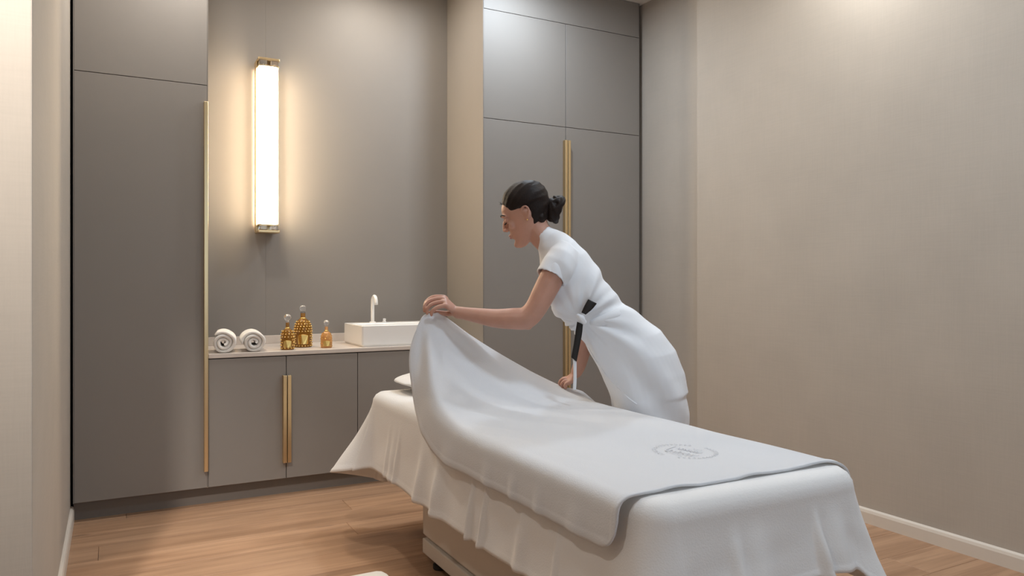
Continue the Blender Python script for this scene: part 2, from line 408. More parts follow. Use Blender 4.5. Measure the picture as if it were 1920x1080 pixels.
bm = bmesh.new(); lathe(bm, [(.012, 0), (.012, .006), (.008, .008), (.008, .022), (.006, .024)], 16, (tx+.075, ty, tz)); box(bm, tx+.073, tx+.077, ty-.03, ty, tz+.018, tz+.022, bev=.001); obj('lever', bm, M_WHITEMETAL, t, True)
rebase(t)

def bottle(x, y, r, h, hb, glass, dense, label, rz):
    t = empty('bottle', (x, y, CT), rz); tag(t, label, 'bottle', 'gilded bottles on the counter')
    bm = bmesh.new()
    prof = [(r*.92, 0), (r, .004), (r, hb*.55)]
    for k in range(1, 7):
        a = math.pi/2*k/6; prof.append((r*.30+(r*.70)*math.cos(a), hb*.55+hb*.45*math.sin(a)))
    hn = hb+(h-hb)*.42
    prof += [(r*.27, hb+.004), (r*.27, hn)]
    lathe(bm, prof, 28); obj('glass_body', bm, glass, t, True)
    bm = bmesh.new(); lathe(bm, [(r*.30, hb-.002), (r*.38, hb), (r*.38, hb+.005), (r*.30, hb+.008)], 20); obj('neck_ring', bm, M_GILT, t, True)
    br = (h-hn)*.42; bm = bmesh.new()
    prof = [(r*.26, hn), (r*.30, hn+.003), (r*.16, hn+(h-hn)*.2)]
    for k in range(1, 9):
        a = -math.pi/2+math.pi*k/9; prof.append((br*math.cos(a), h-br+br*math.sin(a)))
    lathe(bm, prof, 18); obj('glass_stopper', bm, M_GLASS, t, True)
    bm = bmesh.new(); rows = int(hb/.0145)
    for j in range(rows):
        z = .010+j*hb*.93/rows
        rz_ = r if z < hb*.55 else r*.30+r*.70*math.sqrt(max(0, 1-((z-hb*.55)/(hb*.45))**2))
        m = max(6, int(2*math.pi*rz_/(.0165 if dense else .022)))
        for i in range(m):
            a = 2*math.pi*(i+.5*(j % 2))/m
            if hb*.1 < z < hb*.5 and abs(((a+math.pi/2+math.pi) % (2*math.pi))-math.pi) < .75: continue
            bmesh.ops.create_icosphere(bm, subdivisions=1, radius=0.0047 if dense else .003, matrix=Matrix.Translation((rz_*math.cos(a), rz_*math.sin(a), z)))
    o = obj('bee_relief', bm, M_GILT, t, True); o['kind'] = 'stuff'; o['label'] = 'rows of small raised gilt beads'
    bm = bmesh.new(); ring = []
    for rr_ in (r+.0035, r-.001):
        ring.append([Vector((rr_*math.cos(-math.pi/2+s), rr_*math.sin(-math.pi/2+s), z)) for s, z in [(-.55+1.1*k/6, hb*.12) for k in range(7)]+[(.55-1.1*k/6, hb*(.42+.05*math.sin(math.pi*k/6))) for k in range(7)]])
    loft(bm, ring); obj('gilt_plate', bm, M_GILT, t, False)
bottle(.855, 4.215, .036, .197, .115, M_AMBER, True, 'slim gilded amber bottle with round stopper, nearest the rolled towels', math.radians(-12))
bottle(.968, 4.345, .050, .240, .162, M_AMBER, True, 'largest of the gilded amber bottles, in the middle', math.radians(-12))
bottle(1.075, 4.235, .032, .158, .092, M_AMBER2, False, 'smallest and palest gilded bottle, next to the white basin', math.radians(-12))

def rolled_towel(x, y, R, rz, label, a0):
    t = empty('rolled_towel', (x, y, CT), rz); tag(t, label, 'towel', 'rolled hand towels on the counter')
    bm = bmesh.new(); N = 130; turns = 2.6; th = .0090; rings = []
    ys = [-.115, -.112, -.105, -.05, .05, .105, .112, .115]; sh_ = [.35, .75, 1, 1, 1, 1, .75, .35]
    for i in range(N+1):
        q = i/N; a = a0+q*turns*2*math.pi; r = .012+(R-.009-.012)*q
        wob = 1+.02*math.sin(3*a+1)+.012*math.sin(5*a)
        d = Vector((math.cos(a), 0, math.sin(a)*.95)); c = d*r*wob+Vector((0, .006*math.sin(a*1.3), R*.95))
        e = 1 if .01 < q < .985 else .55
        rings.append([c+d*(th*s*e)+Vector((0, yy, 0)) for yy, s in zip(ys, sh_)]+[c-d*(th*s*e)+Vector((0, yy, 0)) for yy, s in zip(reversed(ys), reversed(sh_))])
    loft(bm, rings)
    zmin = min(v.co.z for v in bm.verts)
    for v in bm.verts: v.co.z -= zmin
    for v in bm.verts: v.co.z = max(v.co.z, 0)
    o = obj('towel_roll', bm, M_TOWEL2, t, True)
M_TOWEL2 = mat('white_roll_towel', (.84, .81, .77), .95, bump=((260, 260, 260), .6, .004), Sheen_Weight=.3)
rolled_towel(.532, 4.265, .068, math.radians(-8), 'rolled white hand towel beside the tall brass handle', -1.4)
rolled_towel(.680, 4.265, .068, math.radians(-6), 'rolled white hand towel nearer to the bottles', -.5)

# ------------------------------------------------------------------ treatment bed
BX0, BX1, BY0, BY1, BZ = 1.04, 1.745, 1.30, 3.305, .655
t = empty('treatment_bed', (1.39, 2.25, 0)); tag(t, 'white massage treatment bed with boxed cream base', 'bed')
obj('mattress', bx(BX0+.012, BX1-.012, BY0+.012, BY1-.012, BZ-.12, BZ-.008, bev=.052, seg=5), M_PADDING, t, True)
obj('frame', bx(BX0+.05, BX1-.05, BY0+.06, BY1-.06, BZ-.14, BZ-.121, bev=.006), M_BEDBASE, t)
bm = bmesh.new()
loft(bm, [rr(1.14, 1.66, 1.72, 2.865, .012, .105), rr(1.128, 1.672, 1.70, 2.885, .012, .12), rr(1.128, 1.672, 1.70, 2.895, .012, .40), rr(1.128, 1.672, 1.70, 2.90, .012, BZ-.141)])
obj('base_housing', bm, M_BEDBASE, t)
obj('base_rail', bx(1.122, 1.678, 1.69, 2.87, .045, .104, bev=.004), M_BEDBASE, t)
for x in (1.16, 1.64):
    for yy in (1.76, 2.78):
        bm = bmesh.new(); lathe(bm, [(.022, 0), (.026, .004), (.026, .02), (.014, .024), (.014, .046)], 16, (x, yy, 0)); obj('foot', bm, M_RUBBER, t)
rebase(t)

# bed sheet: a cover that hangs on all four sides, folds deepen towards the hem
def sheet():
    bm = bmesh.new(); R = .068
    per = []     # point, normal, side id weights, arclength
    def add(p, n_, k, c): per.append((Vector(p), Vector(n_), k, c))
    def side(a, b, n_, k, cnt):
        for i in range(cnt):
            q = i/cnt; add((a[0]+(b[0]-a[0])*q, a[1]+(b[1]-a[1])*q, 0), n_, k, 0)
    def corner(cx, cy, a0, k, cnt=26):
        for i in range(cnt):
            a = math.radians(a0+90*i/cnt); add((cx+R*math.cos(a), cy+R*math.sin(a), 0), (math.cos(a), math.sin(a), 0), k, math.sin(math.pi*i/cnt))
    side((BX0, BY1-R), (BX0, BY0+R), (-1, 0, 0), 'near', 400); corner(BX0+R, BY0+R, 180, 'cnf')
    side((BX0+R, BY0), (BX1-R, BY0), (0, -1, 0), 'foot', 170); corner(BX1-R, BY0+R, 270, 'cff')
    side((BX1, BY0+R), (BX1, BY1-R), (1, 0, 0), 'far', 240); corner(BX1-R, BY1-R, 0, 'cfh')
    side((BX1-R, BY1), (BX0+R, BY1), (0, 1, 0), 'head', 150); corner(BX0+R, BY1-R, 90, 'cnh')
    n = len(per)
    s = [0]
    for i in range(1, n): s.append(s[-1]+(per[i][0]-per[i-1][0]).length+.002*(per[i][3] > 0))
    drop = {'near': BZ-.335, 'foot': BZ-.43, 'far': BZ-.36, 'head': BZ-.20}
    flare = {'near': .035, 'foot': .045, 'far': .022, 'head': .10}
    order = ['near', 'cnf', 'foot', 'cff', 'far', 'cfh', 'head', 'cnh']
    dl, fl = [], []
    cd_ = {'cnf': ('near', 'foot', .02, .05), 'cff': ('foot', 'far', .10, .10), 'cfh': ('far', 'head', .03, .04), 'cnh': ('head', 'near', .0, .20)}
    idx = {k: [i for i in range(n) if per[i][2] == k] for k in order}
    for i in range(n):
        k = per[i][2]
        if k in drop: dl.append(drop[k]); fl.append(flare[k])
        else:
            a, b, e, f = cd_[k]; q = (i-idx[k][0])/len(idx[k]); h = per[i][3]
            dl.append(drop[a]*(1-q)+drop[b]*q+e*h); fl.append(flare[a]*(1-q)+flare[b]*q+f*h)
    for _ in range(90):      # soften the steps where corners meet sides
        dl = [(dl[i-1]+2*dl[i]+dl[(i+1) % n])/4 for i in range(n)]; fl = [(fl[i-1]+2*fl[i]+fl[(i+1) % n])/4 for i in range(n)]
    rnd = random.Random(3)
    folds = []               # irregular folds: centre, width, height
    tot = s[-1]; q = 0
    while q < tot:
        folds.append((q, rnd.choice((rnd.uniform(.007, .014), rnd.uniform(.015, .04))), rnd.uniform(.009, .026)*(1 if rnd.random() < .75 else 1.5))); q += rnd.choice((rnd.uniform(.05, .10), rnd.uniform(.16, .30)))
    def fold(x):
        v = 0
        for c, w, h in folds:
            dd = abs(x-c)
            if dd < 3*w: v += h*math.exp(-(dd/w)**2)
        return v
    fo = [fold(x)*(.55+.45*sm(.2, 1.0, x)) for x in s]
    cx, cy = (BX0+BX1)/2, (BY0+BY1)/2
    rings = []
    for f in (.04, .3, .55, .78):
        rings.append([Vector((cx+(p.x-cx)*f, cy+(p.y-cy)*f, BZ+.0015*noise.noise(Vector((p.x*f*9, p.y*f*9, 0))))) for p, *_ in per])
    rings.append([p-nn*.055+Vector((0, 0, BZ)) for p, nn, *_ in per])
    rc = .045
    for a in (20, 45, 70, 90):
        a = math.radians(a); rings.append([p-nn*(rc-rc*math.sin(a))+Vector((0, 0, BZ-rc+rc*math.cos(a)))+nn*.004 for p, nn, *_ in per])
    T = 26
    for j in range(1, T+1):
        q = j/T; ring = []
        for i, (p, nn, k, c) in enumerate(per):
            wob = .006*noise.noise(Vector((s[i]*6, q*3, 2)))
            wm = sm(.08, .85, q)
            tw = .012*math.sin(s[i]*7+1.3)*q
            off = .004+fl[i]*(q**1.25)+(fo[i]*.9-.006)*wm+wob*q
            hem = .0025 if .925 < q < .965 else 0
            tang = Vector((-nn.y, nn.x, 0))
            ring.append(p+nn*(max(off, .003)+hem)+tang*tw+Vector((0, 0, BZ-rc-(dl[i]-rc)*q+.005*math.sin(s[i]*5)*q)))
        rings.append(ring)
    loft(bm, rings, cap=False)
    bm.faces.new(list(reversed([v for v in bm.verts][:n])))
    o = obj('bed_sheet', bm, M_SHEET, smooth=True)
    m = o.modifiers.new('thick', 'SOLIDIFY'); m.thickness = .004; m.offset = 1
    return tag(o, 'cream terry sheet draped over the treatment bed, hanging in folds', 'sheet')
sheet()

# pillow at the head end
bm = bmesh.new(); rings = []
pc = Vector((1.40, 3.155, BZ+.050)); hx, hy, hz_ = .275, .165, .046
def pil(a, b):
    ca, sa = math.cos(a), math.sin(a); e = .5
    u = math.copysign(abs(ca)**e, ca); v = math.copysign(abs(sa)**e, sa); k = math.cos(b)
    kk = abs(k)**.6; zz = math.sin(b)*(1-.55*max(abs(u), abs(v))**4*kk)
    return pc+Vector((u*hx*kk, v*hy*kk, zz*hz_+.004*noise.noise(Vector((u*3, v*3, b)))))
rings = [[pil(2*math.pi*i/48, -math.pi/2+math.pi*(j+.03 if j == 0 else j-.03 if j == 16 else j)/16) for i in range(48)] for j in range(17)]
loft(bm, rings); o = obj('pillow', bm, M_SHEET, smooth=True); tag(o, 'small cream pillow at the head of the bed behind the lifted towel', 'pillow')

# ------------------------------------------------------------------ big towel, near head corner lifted by the hand
def big_towel():
    ZT = BZ+.009
    rest = [(0, .996, .537), (.07, .998, .603), (.115, 1.005, .646), (.155, 1.034, ZT), (.37, 1.25, ZT), (.62, 1.50, ZT), (.835, 1.715, ZT-.001), (.905, 1.772, .632), (1.0, 1.786, .545)]
    E = {0: P(792, 586, 2.885), 3: P(824, 588, 2.93), 4: P(884, 630, 2.985), 5: P(972, 684, 3.10), 6: P(1052, 725, 3.225), 7: P(1095, 738, 3.22), 8: Vector((1.785, 2.74, .57))}
    mid = {   # keys between the resting cloth and the lifted edge: (t, point)
        0: [(.50, (.996, 2.13, .537)), (.64, (.994, 2.40, .545)), (.75, (.992, 2.572, .628)), (.84, (.994, 2.655, .755)), (.92, (1.008, 2.705, .890))],
        3: [(.50, (1.034, 2.10, ZT)), (.62, (1.032, 2.30, ZT+.012)), (.73, (1.040, 2.47, .725)), (.83, (1.055, 2.59, .815)), (.92, (1.082, 2.67, .925))],
        4: [(.50, (1.25, 2.10, ZT)), (.62, (1.25, 2.30, ZT+.012)), (.74, (1.25, 2.46, .715)), (.87, (1.265, 2.61, .825))],
        5: [(.50, (1.50, 2.10, ZT)), (.66, (1.50, 2.36, ZT+.004)), (.80, (1.497, 2.53, .695)), (.91, (1.495, 2.64, .752))],
        6: [(.50, (1.715, 2.10, ZT-.001)), (.70, (1.715, 2.42, ZT)), (.87, (1.712, 2.62, .674))],
        7: [(.50, (1.772, 2.10, .632)), (.80, (1.772, 2.5, .634))],
        8: [(.50, (1.786, 2.10, .545)), (.80, (1.786, 2.5, .548))]}
    def line(k):
        s, x, z = rest[k]
        keys = [(0, Vector((x, 1.362, z))), (.2, Vector((x, 1.66, z))), (.37, Vector((x, 1.91, z)))]
        keys += [(t_, Vector(p)) for t_, p in mid[k]]+[(1, E[k])]
        return keys
    lines = {k: line(k) for k in mid}
    NS, NT = 130, 210; W, L = 1.0, 1.55; rc = .075
    bm = bmesh.new(); rings = []
    for j in range(NT+1):
        t = j/NT; pos = {k: catmull(l, t) for k, l in lines.items()}
        lift = sm(.5, .95, t)
        for k in (1, 2):
            s = rest[k][0]; q = s/rest[3][0]; r_ = Vector((rest[k][1], 0, rest[k][2])); a, b = pos[0], pos[3]
            flat = Vector((rest[k][1], a.y*(1-q)+b.y*q, rest[k][2]+(a.z*(1-q)+b.z*q-(rest[0][2]*(1-q)+rest[3][2]*q))))
            lin = a*(1-q)+b*q+Vector((-.012, 0, 0))*math.sin(math.pi*q)
            pos[k] = flat*(1-lift)+lin*lift
        keys = [(rest[k][0], pos[k]) for k in range(9)]
        dt = min(t, 1-t)*L; ins = 0 if dt > rc else rc-math.sqrt(max(0, rc*rc-(rc-dt)**2))
        ring = []
        for i in range(NS+1):
            s = i/NS*W; s2 = ins+(W-2*ins)*(s/W)
            p = catmull(keys, s2)
            # soft creases that fan out from the hand, small ripples in the resting cloth and along the hems
            hd = (p-E[0]).length
            ang = math.atan2(p.z-E[0].z-.02, (p-E[0]).dot(RGT)+1e-6)
            amp = .016*lift*sm(.03, .25, hd)*sm(.75, .3, hd)
            crease = amp*(math.sin(ang*9+.6)+.5*math.sin(ang*17))
            rip = .0030*noise.noise(Vector((p.x*9, p.y*5, 1)))*(1-lift)+.004*noise.noise(Vector((p.x*4, p.y*4, 5)))*sm(.4, .7, t)
            hang = sm(.10, .0, s2)*(1-lift)
            side = -.007*hang*max(0, math.sin(p.y*31+2*math.sin(p.y*7)))**2
            edge = min(s2, W-s2, t*L, (1-t)*L)
            ridge = .0022 if .010 < edge < .022 else 0
            foot = .004*max(0, math.sin(s2*26))*sm(.05, 0, t*L)
            ring.append(p+Vector((side, 0, abs(rip)+foot))+(-FWD)*crease+Vector((-ridge*(1-sm(.08, .16, s2)*(1-lift))+ridge*sm(.83, .92, s2), 0, ridge*sm(.08, .16, s2)*(1-lift))))
        rings.append(ring)
    loft(bm, rings, cap=False, closed=False)
    o = obj('bath_towel', bm, M_TOWEL, smooth=True)
    m = o.modifiers.new('thick', 'SOLIDIFY'); m.thickness = .0055; m.offset = 0
    return tag(o, 'large white towel with embroidered emblem, one corner lifted by the woman', 'towel')
towel = big_towel()
# embroidered emblem: leafy oval wreath round two lines of script
def emblem():
    bm = bmesh.new(); c = Vector((1.437, 1.640, BZ+.0150)); ax = Vector((.28, -.96, 0)).normalized(); ay = Vector((.96, .28, 0)).normalized()
    q = lambda u, v: c+ax*u+ay*v
    def stroke(pts, r): tube(bm, [q(u, v) for u, v in pts], r, 5, 2, flat=1)
    for k in range(40):
        a = 2*math.pi*k/40; rx, ry = .088, .080
        if abs(math.sin(a)) > .985: continue
        u, v = rx*math.cos(a), ry*math.sin(a); tx_, ty_ = -math.sin(a), math.cos(a)
        for s in (-1, 1):
            stroke([(u, v), (u+tx_*.007+s*math.cos(a)*.006, v+ty_*.007+s*math.sin(a)*.006)], .0010)
    for v0, u0, u1, h in ((.016, -.030, .040, .011), (-.022, -.048, .052, .012)):
        pts = []
        for k in range(44):
            f = k/43; a = f*2*math.pi*7
            pts.append((u0+(u1-u0)*f-.004*math.sin(a), v0+h*math.cos(a)*(.55+.45*math.sin(f*11)**2)))
        stroke(pts, .0011)
    stroke([(-.05, .03), (-.046, -.03), (-.03, -.038)], .0012); stroke([(.0, .05), (.012, .036), (.03, .042)], .0010); stroke([(-.02, -.045), (.02, -.05), (.05, -.044)], .0010)
    for v in bm.verts: v.co.z = c.z+(v.co.z-c.z)*.6
    o = obj('embroidery', bm, M_EMB, towel); o['label'] = 'pale grey embroidered emblem'
emblem()

# ------------------------------------------------------------------ stool at the lower picture edge
t = empty('stool', (.405, 1.535, 0), math.radians(0)); tag(t, 'cream padded stool at the bottom picture edge, left of the bed', 'stool')
bm = bmesh.new(); box(bm, -.17, .17, -.17, .17, 0.385, .477, bev=.03, seg=4); obj('seat', bm, M_PADDING, t, True)
bm = bmesh.new(); lathe(bm, [(.02, .06), (.02, .36), (.05, .385)], 16); obj('column', bm, M_WHITEMETAL, t)
for k in range(5):
    a = 2*math.pi*k/5+.3; d = Vector((math.cos(a), math.sin(a), 0)); bm = bmesh.new()
    tube(bm, [d*.015+Vector((0, 0, .085)), d*.10+Vector((0, 0, .07)), d*.165+Vector((0, 0, .055))], [.016, .014, .012], 8, 2)
    leg = obj('leg', bm, M_WHITEMETAL, t, True)
    bm = bmesh.new(); tube(bm, [d*.165+Vector((-d.y*.012, d.x*.012, .024)), d*.165+Vector((d.y*.012, -d.x*.012, .024))], .022, 12, 1); 
    zz = min(v.co.z for v in bm.verts)
    for v in bm.verts: v.co.z -= zz
    obj('caster', bm, M_RUBBER, leg, True)

# ------------------------------------------------------------------ the woman
D0 = 3.0
def W(px, py, w=0): return P(px, py, D0-w)          # w: metres towards the camera from her mid-plane
PITCH, HYAW = math.radians(22), math.radians(9)
hf = -RGT*math.cos(PITCH)-UP*math.sin(PITCH); HU = -RGT*math.sin(PITCH)+UP*math.cos(PITCH)
HF = hf*math.cos(HYAW)+FWD*math.sin(HYAW); HL = HF.cross(HU)*-1
if HL.dot(-FWD) < 0: HL = -HL
HO = W(989, 405, 0)
def H(x, y, z): return HO+HF*x+HL*y+HU*(z-.105)      # x forward, y to her left, z up from the chin
HEAD = [(-.004, .074, .050, .014), (.004, .086, .036, .025), (.016, .0905, .012, .035), (.034, .0865, -.020, .046), (.050, .0895, -.040, .052), (.070, .0905, -.058, .058), (.090, .0895, -.072, .063),
        (.108, .0880, -.082, .067), (.124, .0885, -.088, .0695), (.140, .0930, -.092, .0715), (.160, .0915, -.094, .0720), (.178, .0835, -.090, .0690), (.196, .066, -.079, .060), (.210, .042, -.060, .046), (.219, .016, -.036, .027), (.2225, -.002, -.016, .009)]
def head_ring(z, xf, xb, hw, n=32, off=0.0):
    out = []; xm = (xf+xb)/2; 
    # widest point lies a little behind the middle
    xm = xb+(xf-xb)*.46
    for i in range(n):
        a = 2*math.pi*i/n; c, s = math.cos(a), math.sin(a)
        rx = (xf-xm) if c >= 0 else (xm-xb); e = .92
        out.append((xm+math.copysign(abs(c)**e, c)*(rx+off), math.copysign(abs(s)**e, s)*(hw+off), z))
    return out
def build_body():
    bm = bmesh.new()
    loft(bm, [[H(*p) for p in head_ring(*r)] for r in HEAD])
    # nose, wings, lips, chin, brow, lids
    tube(bm, [H(.087, 0, .132), H(.097, 0, .114), H(.104, 0, .099), H(.1065, 0, .089)], [.006, .0072, .0085, .009], 10, 3)
    ellipsoid(bm, H(.1065, 0, .0875), HF*.0095, HL*.0105, HU*.0085)
    for s in (-1, 1):
        ellipsoid(bm, H(.101, s*.0105, .083), HF*.010, HL*.0065, HU*.0075)
        ellipsoid(bm, H(.079, s*.031, .116), HF*.0125, HL*.0155, HU*.0125)      # lidded eye
        tube(bm, [H(.092, s*.012, .133), H(.090, s*.030, .138), H(.077, s*.050, .132)], [.006, .007, .005], 8, 3)
        ellipsoid(bm, H(.066, s*.046, .094), HF*.014, HL*.014, HU*.018)         # cheekbone
    tube(bm, [H(.084, -.022, .055), H(.0935, -.008, .0585), H(.0935, .008, .0585), H(.084, .022, .055)], [.003, .0055, .0055, .003], 8, 3)
    tube(bm, [H(.084, -.020, .052), H(.0920, -.006, .0485), H(.0920, .006, .0485), H(.084, .020, .052)], [.003, .006, .006, .003], 8, 3)
    ellipsoid(bm, H(.081, 0, .014), HF*.014, HL*.018, HU*.014)
    for s in (-1, 1):                                                             # ears
        cx = .066
        ellipsoid(bm, H(-.006, s*(cx+.001), .110), HF*.011, HL*.008+HF*(-.003)*s*0, HU*.022)
        tube(bm, [H(.004, s*cx, .118), H(.004, s*(cx+.008), .132), H(-.010, s*(cx+.014), .140), H(-.022, s*(cx+.015), .130), H(-.018, s*(cx+.010), .108), H(-.004, s*(cx+.005), .090), H(.003, s*cx, .096)],
             [.0042, .0046, .0046, .0046, .0046, .0058, .004], 8, 4)
    # neck
    nk = [(1046, 462, .062, .070), (1030, 455, .055, .062), (1016, 443, .050, .054), (1007, 430, .050, .052), (1001, 415, .052, .052)]
    for_rings = []
    for k, (x, y, a, b) in enumerate(nk):
        p = W(x, y); q = W(*nk[min(k+1, 4)][:2]); r = W(*nk[max(k-1, 0)][:2]); tan = (q-r).normalized(); side = (-FWD); fr = side.cross(tan).normalized()
        for_rings.append([p+fr*(a*math.cos(2*math.pi*i/20))+side*(b*math.sin(2*math.pi*i/20)) for i in range(20)])
    loft(bm, for_rings)
    # torso core under the uniform
    tube(bm, [W(1206, 690, -.05), W(1138, 606, -.03), W(1094, 555, 0), W(1056, 490, 0)], [.10, .07, .08, .07], 14, 4)
    tube(bm, [W(1052, 484, .145), W(1052, 470, 0), W(1052, 484, -.145)], [.030, .045, .030], 12, 4)
    # left arm (nearest the camera)
    AL = [W(1054, 486, .150), W(1040, 510, .158), W(1022, 545, .160), W(1003, 580, .158), W(986, 596, .150), W(962, 597.5, .142), W(930, 597, .125), W(900, 592.5, .11), W(872, 588, .10), W(858, 586, .095)]
    RL = [.040, .047, .046, .042, .0435, .0415, .037, .031, .0255, .0245]
    tube(bm, AL, RL, 16, 5)
    ellipsoid(bm, W(990, 609, .152), RGT*.020, FWD*.022, UP*.020)
    hand(bm, LEFT_HAND)
    # right arm, propped on the far edge of the bed
    AR = [W(1052, 484, -.150), W(1068, 530, -.165), W(1092, 590, -.175), W(1098, 612, -.175), W(1093, 652, -.180), W(1087, 682, -.185), W(1081, 698, -.19)]
    tube(bm, AR, [.036, .042, .040, .040, .036, .029, .025], 16, 5)
    hand(bm, RIGHT_HAND)
    # legs to the floor
    for s in (-1, 1):
        w0 = -.08+s*.085
        b0 = W(1218, 700, w0); fx, fy = b0.x+.02, b0.y
        tube(bm, [b0, Vector((fx+.005, fy, .46)), Vector((fx+.015, fy, .10))], [.085, .056, .038], 14, 5)
        fd = Vector((-.62, .78, 0)); base = Vector((fx+.015, fy, .045))
        tube(bm, [base-fd*.03, base+fd*.06-Vector((0, 0, .008)), base+fd*.13-Vector((0, 0, .018))], [.036, .034, .024], 10, 3)
    me = fuse('person', bm, .0036, 5, .5)
    # eye sockets, philtrum, nostril shadow line and mouth line pressed in
    for v in me.vertices:
        d = v.co-HO; x, y_, z = d.dot(HF), d.dot(HL), d.dot(HU)+.105
        if x > .03 and 0 < z < .16 and abs(y_) < .08:
            push = 0
            for s in (-1, 1):
                push += .0085*math.exp(-(((y_-s*.016)/.008)**2+((z-.121)/.011)**2))     # inner corner
                push += .0040*math.exp(-(((y_-s*.040)/.018)**2+((z-.127)/.006)**2))     # fold above the lid
                push += .0045*math.exp(-(((y_-s*.030)/.020)**2+((z-.100)/.006)**2))     # below the lid
            push += .0045*math.exp(-((y_/.022)**2+((z-.0535)/.0022)**2))                  # mouth line
            push += .0040*math.exp(-((y_/.022)**2+((z-.034)/.007)**2))                    # under the lip
            v.co -= HF*push
    return me
def hand(bm, h):
    wr, pal, fingers, thumb = h
    tube(bm, [wr[0], wr[1]], [.0235, .022], 12, 3, flat=.8, side=h_side(wr))
    # palm as a slab between the wrist and the four knuckles
    kn = [f[0] for f in fingers]; c0 = wr[1]; across = (kn[-1]-kn[0]).normalized(); along = ((kn[1]+kn[2])/2-c0).normalized(); nrm = across.cross(along).normalized()
    rings = []
    for q in (-.15, .0, .3, .6, .85, 1.0, 1.08):
        cen = c0*(1-q)+((kn[0]+kn[1]+kn[2]+kn[3])/4)*q; hw = .022+(.5*(kn[-1]-kn[0]).length+.006-.022)*sm(0, .8, q); th = .0155-.004*q
        if q > 1: hw *= .9; th *= .6
        rings.append([cen+across*(hw*math.copysign(abs(math.cos(a))**.7, math.cos(a)))+nrm*(th*math.sin(a)) for a in [2*math.pi*i/16 for i in range(16)]])
    loft(bm, rings)
    for f in fingers:
        tube(bm, [f[0]-along*.012]+f, [.0095, .0095, .0088, .0078, .0066][:len(f)+1], 9, 3)
    tube(bm, thumb, [.013, .0115, .0098, .0080], 9, 3)
def h_side(wr): 
    return (-FWD)
LEFT_HAND = ((W(866, 587, .098), W(855, 584, .092)), None,
             [[W(833, 557, .062), W(812, 557, .066), W(799, 566, .076), W(795, 578, .088)],
              [W(830, 560, .082), W(808, 563, .088), W(797, 573, .096), W(796, 584, .100)],
              [W(831, 566, .102), W(811, 570, .108), W(801, 579, .112), W(801, 588, .110)],
              [W(836, 573, .120), W(819, 577, .126), W(810, 584, .126), W(809, 591, .122)]],
             [W(853, 586, .075), W(838, 588, .062), W(821, 586, .066), W(806, 586, .080)])
RIGHT_HAND = ((W(1083, 694, -.19), W(1079, 701, -.19)), None,
              [[W(1066, 709, -.22), W(1056, 710, -.222), W(1051, 716, -.22), W(1053, 723, -.215)],
               [W(1065, 711, -.20), W(1054, 712, -.20), W(1049, 718, -.20), W(1052, 725, -.197)],
               [W(1067, 714, -.18), W(1057, 716, -.178), W(1053, 722, -.178), W(1056, 727, -.178)],
               [W(1070, 717, -.162), W(1062, 720, -.16), W(1059, 724, -.16), W(1061, 728, -.162)]],
              [W(1076, 703, -.215), W(1068, 707, -.236), W(1059, 713, -.243), W(1054, 719, -.238)])
person = obj_me('person', build_body(), M_SKIN, smooth=True)
tag(person, 'woman in white uniform with dark hair bun, leaning over the bed and lifting the towel', 'person')

# hair: a cap grown off the skull, sunk below the skin in front of the hairline
def hair():
    bm = bmesh.new(); zs = [.02+.2025*k/44 for k in range(45)]
    kz = [(r[0], Vector(r[1:])) for r in HEAD]; rings = []
    def hairline(x, y_, z):
        # >0 behind the hairline
        ay = abs(y_)
        front = .069-.55*max(0, .182-z)-.0*ay                     # forehead to temple to in front of the ear
        if z > .182: front = .069+.9*(z-.182)*1.2
        d = front-x
        if z < .142: d = min(d, -.026-x+(z-.142)*-.12)          # behind the ear down to the nape
        if .118 < z < .150: d = max(d, min((.012-x), (z-.128)*.9)) # sideburn area over the ear
        d = min(d, (z-(.052+.10*max(0, x+.075)))*.8)
        return d
    for z in zs:
        r = catmull(kz, z); ring = []
        for (x, y_, zz) in head_ring(z, r.x, r.y, r.z, 72):
            n2 = Vector((x+.01, y_*1.4, max(0, (z-.12))*1.2)).normalized()
            d = hairline(x, y_, z)
            back = sm(.02, -.08, x)
            th = -.007+.009*sm(-.010, .008, d)+.012*sm(.0, .06, d)+.005*sm(.03, .10, d)+.004*sm(.15, .21, z)
            strand = .0012*math.sin(zz*260+x*140+2*math.sin(y_*60))
            ring.append(H(x+n2.x*(th+strand), y_+n2.y*(th+strand)*.9, zz+n2.z*(th+strand)))
        rings.append(ring)
    loft(bm, rings)
    ellipsoid(bm, W(1013, 391), RGT*.040, FWD*.056, UP*.062)
    ellipsoid(bm, W(1013, 409), RGT*.025, FWD*.060, UP*.036)
    bm2 = bmesh.new(); merge(bm2, bm)
    return fuse('hair', bm2, .003, 3, .5)
hr = obj_me('hair', hair(), M_HAIR, person, True); hr['label'] = 'dark brown hair combed back'
bm = bmesh.new(); bc = W(1035, 393, .0)
ellipsoid(bm, bc, RGT*.032, FWD*.042, UP*.048)
ex, ey, ez = (RGT*.9-UP*.3).normalized(), FWD, (UP*.9+RGT*.3).normalized()
for k in range(7):
    a0 = 2*math.pi*k/7; pts = []
    for j in range(9):
        f = j/8; a = a0+f*2.6; rr_ = .037+.008*math.sin(f*math.pi+k)
        pts.append(bc+ex*(-.010+.040*math.sin(f*math.pi))+ey*(math.cos(a)*rr_)+ez*(math.sin(a)*rr_*1.22))
    tube(bm, pts, [.004]+[.0105+.002*math.sin(k*2.1)]*7+[.004], 8, 3)
bun = obj_me('hair_bun', fuse('hair_bun', bm, .003, 2, .5), M_HAIR, person, True); bun['label'] = 'twisted low hair bun'
bm = bmesh.new()
for k in range(16):
    a = random.random(); p0 = H(.072+.004*random.random(), -.03+.06*a, .185); 
    tube(bm, [p0, p0+HF*(.002+.003*random.random())+HU*.008*random.random(), p0+HF*(.003+.006*random.random())+HU*(.016*random.random())], .0004, 4, 2)
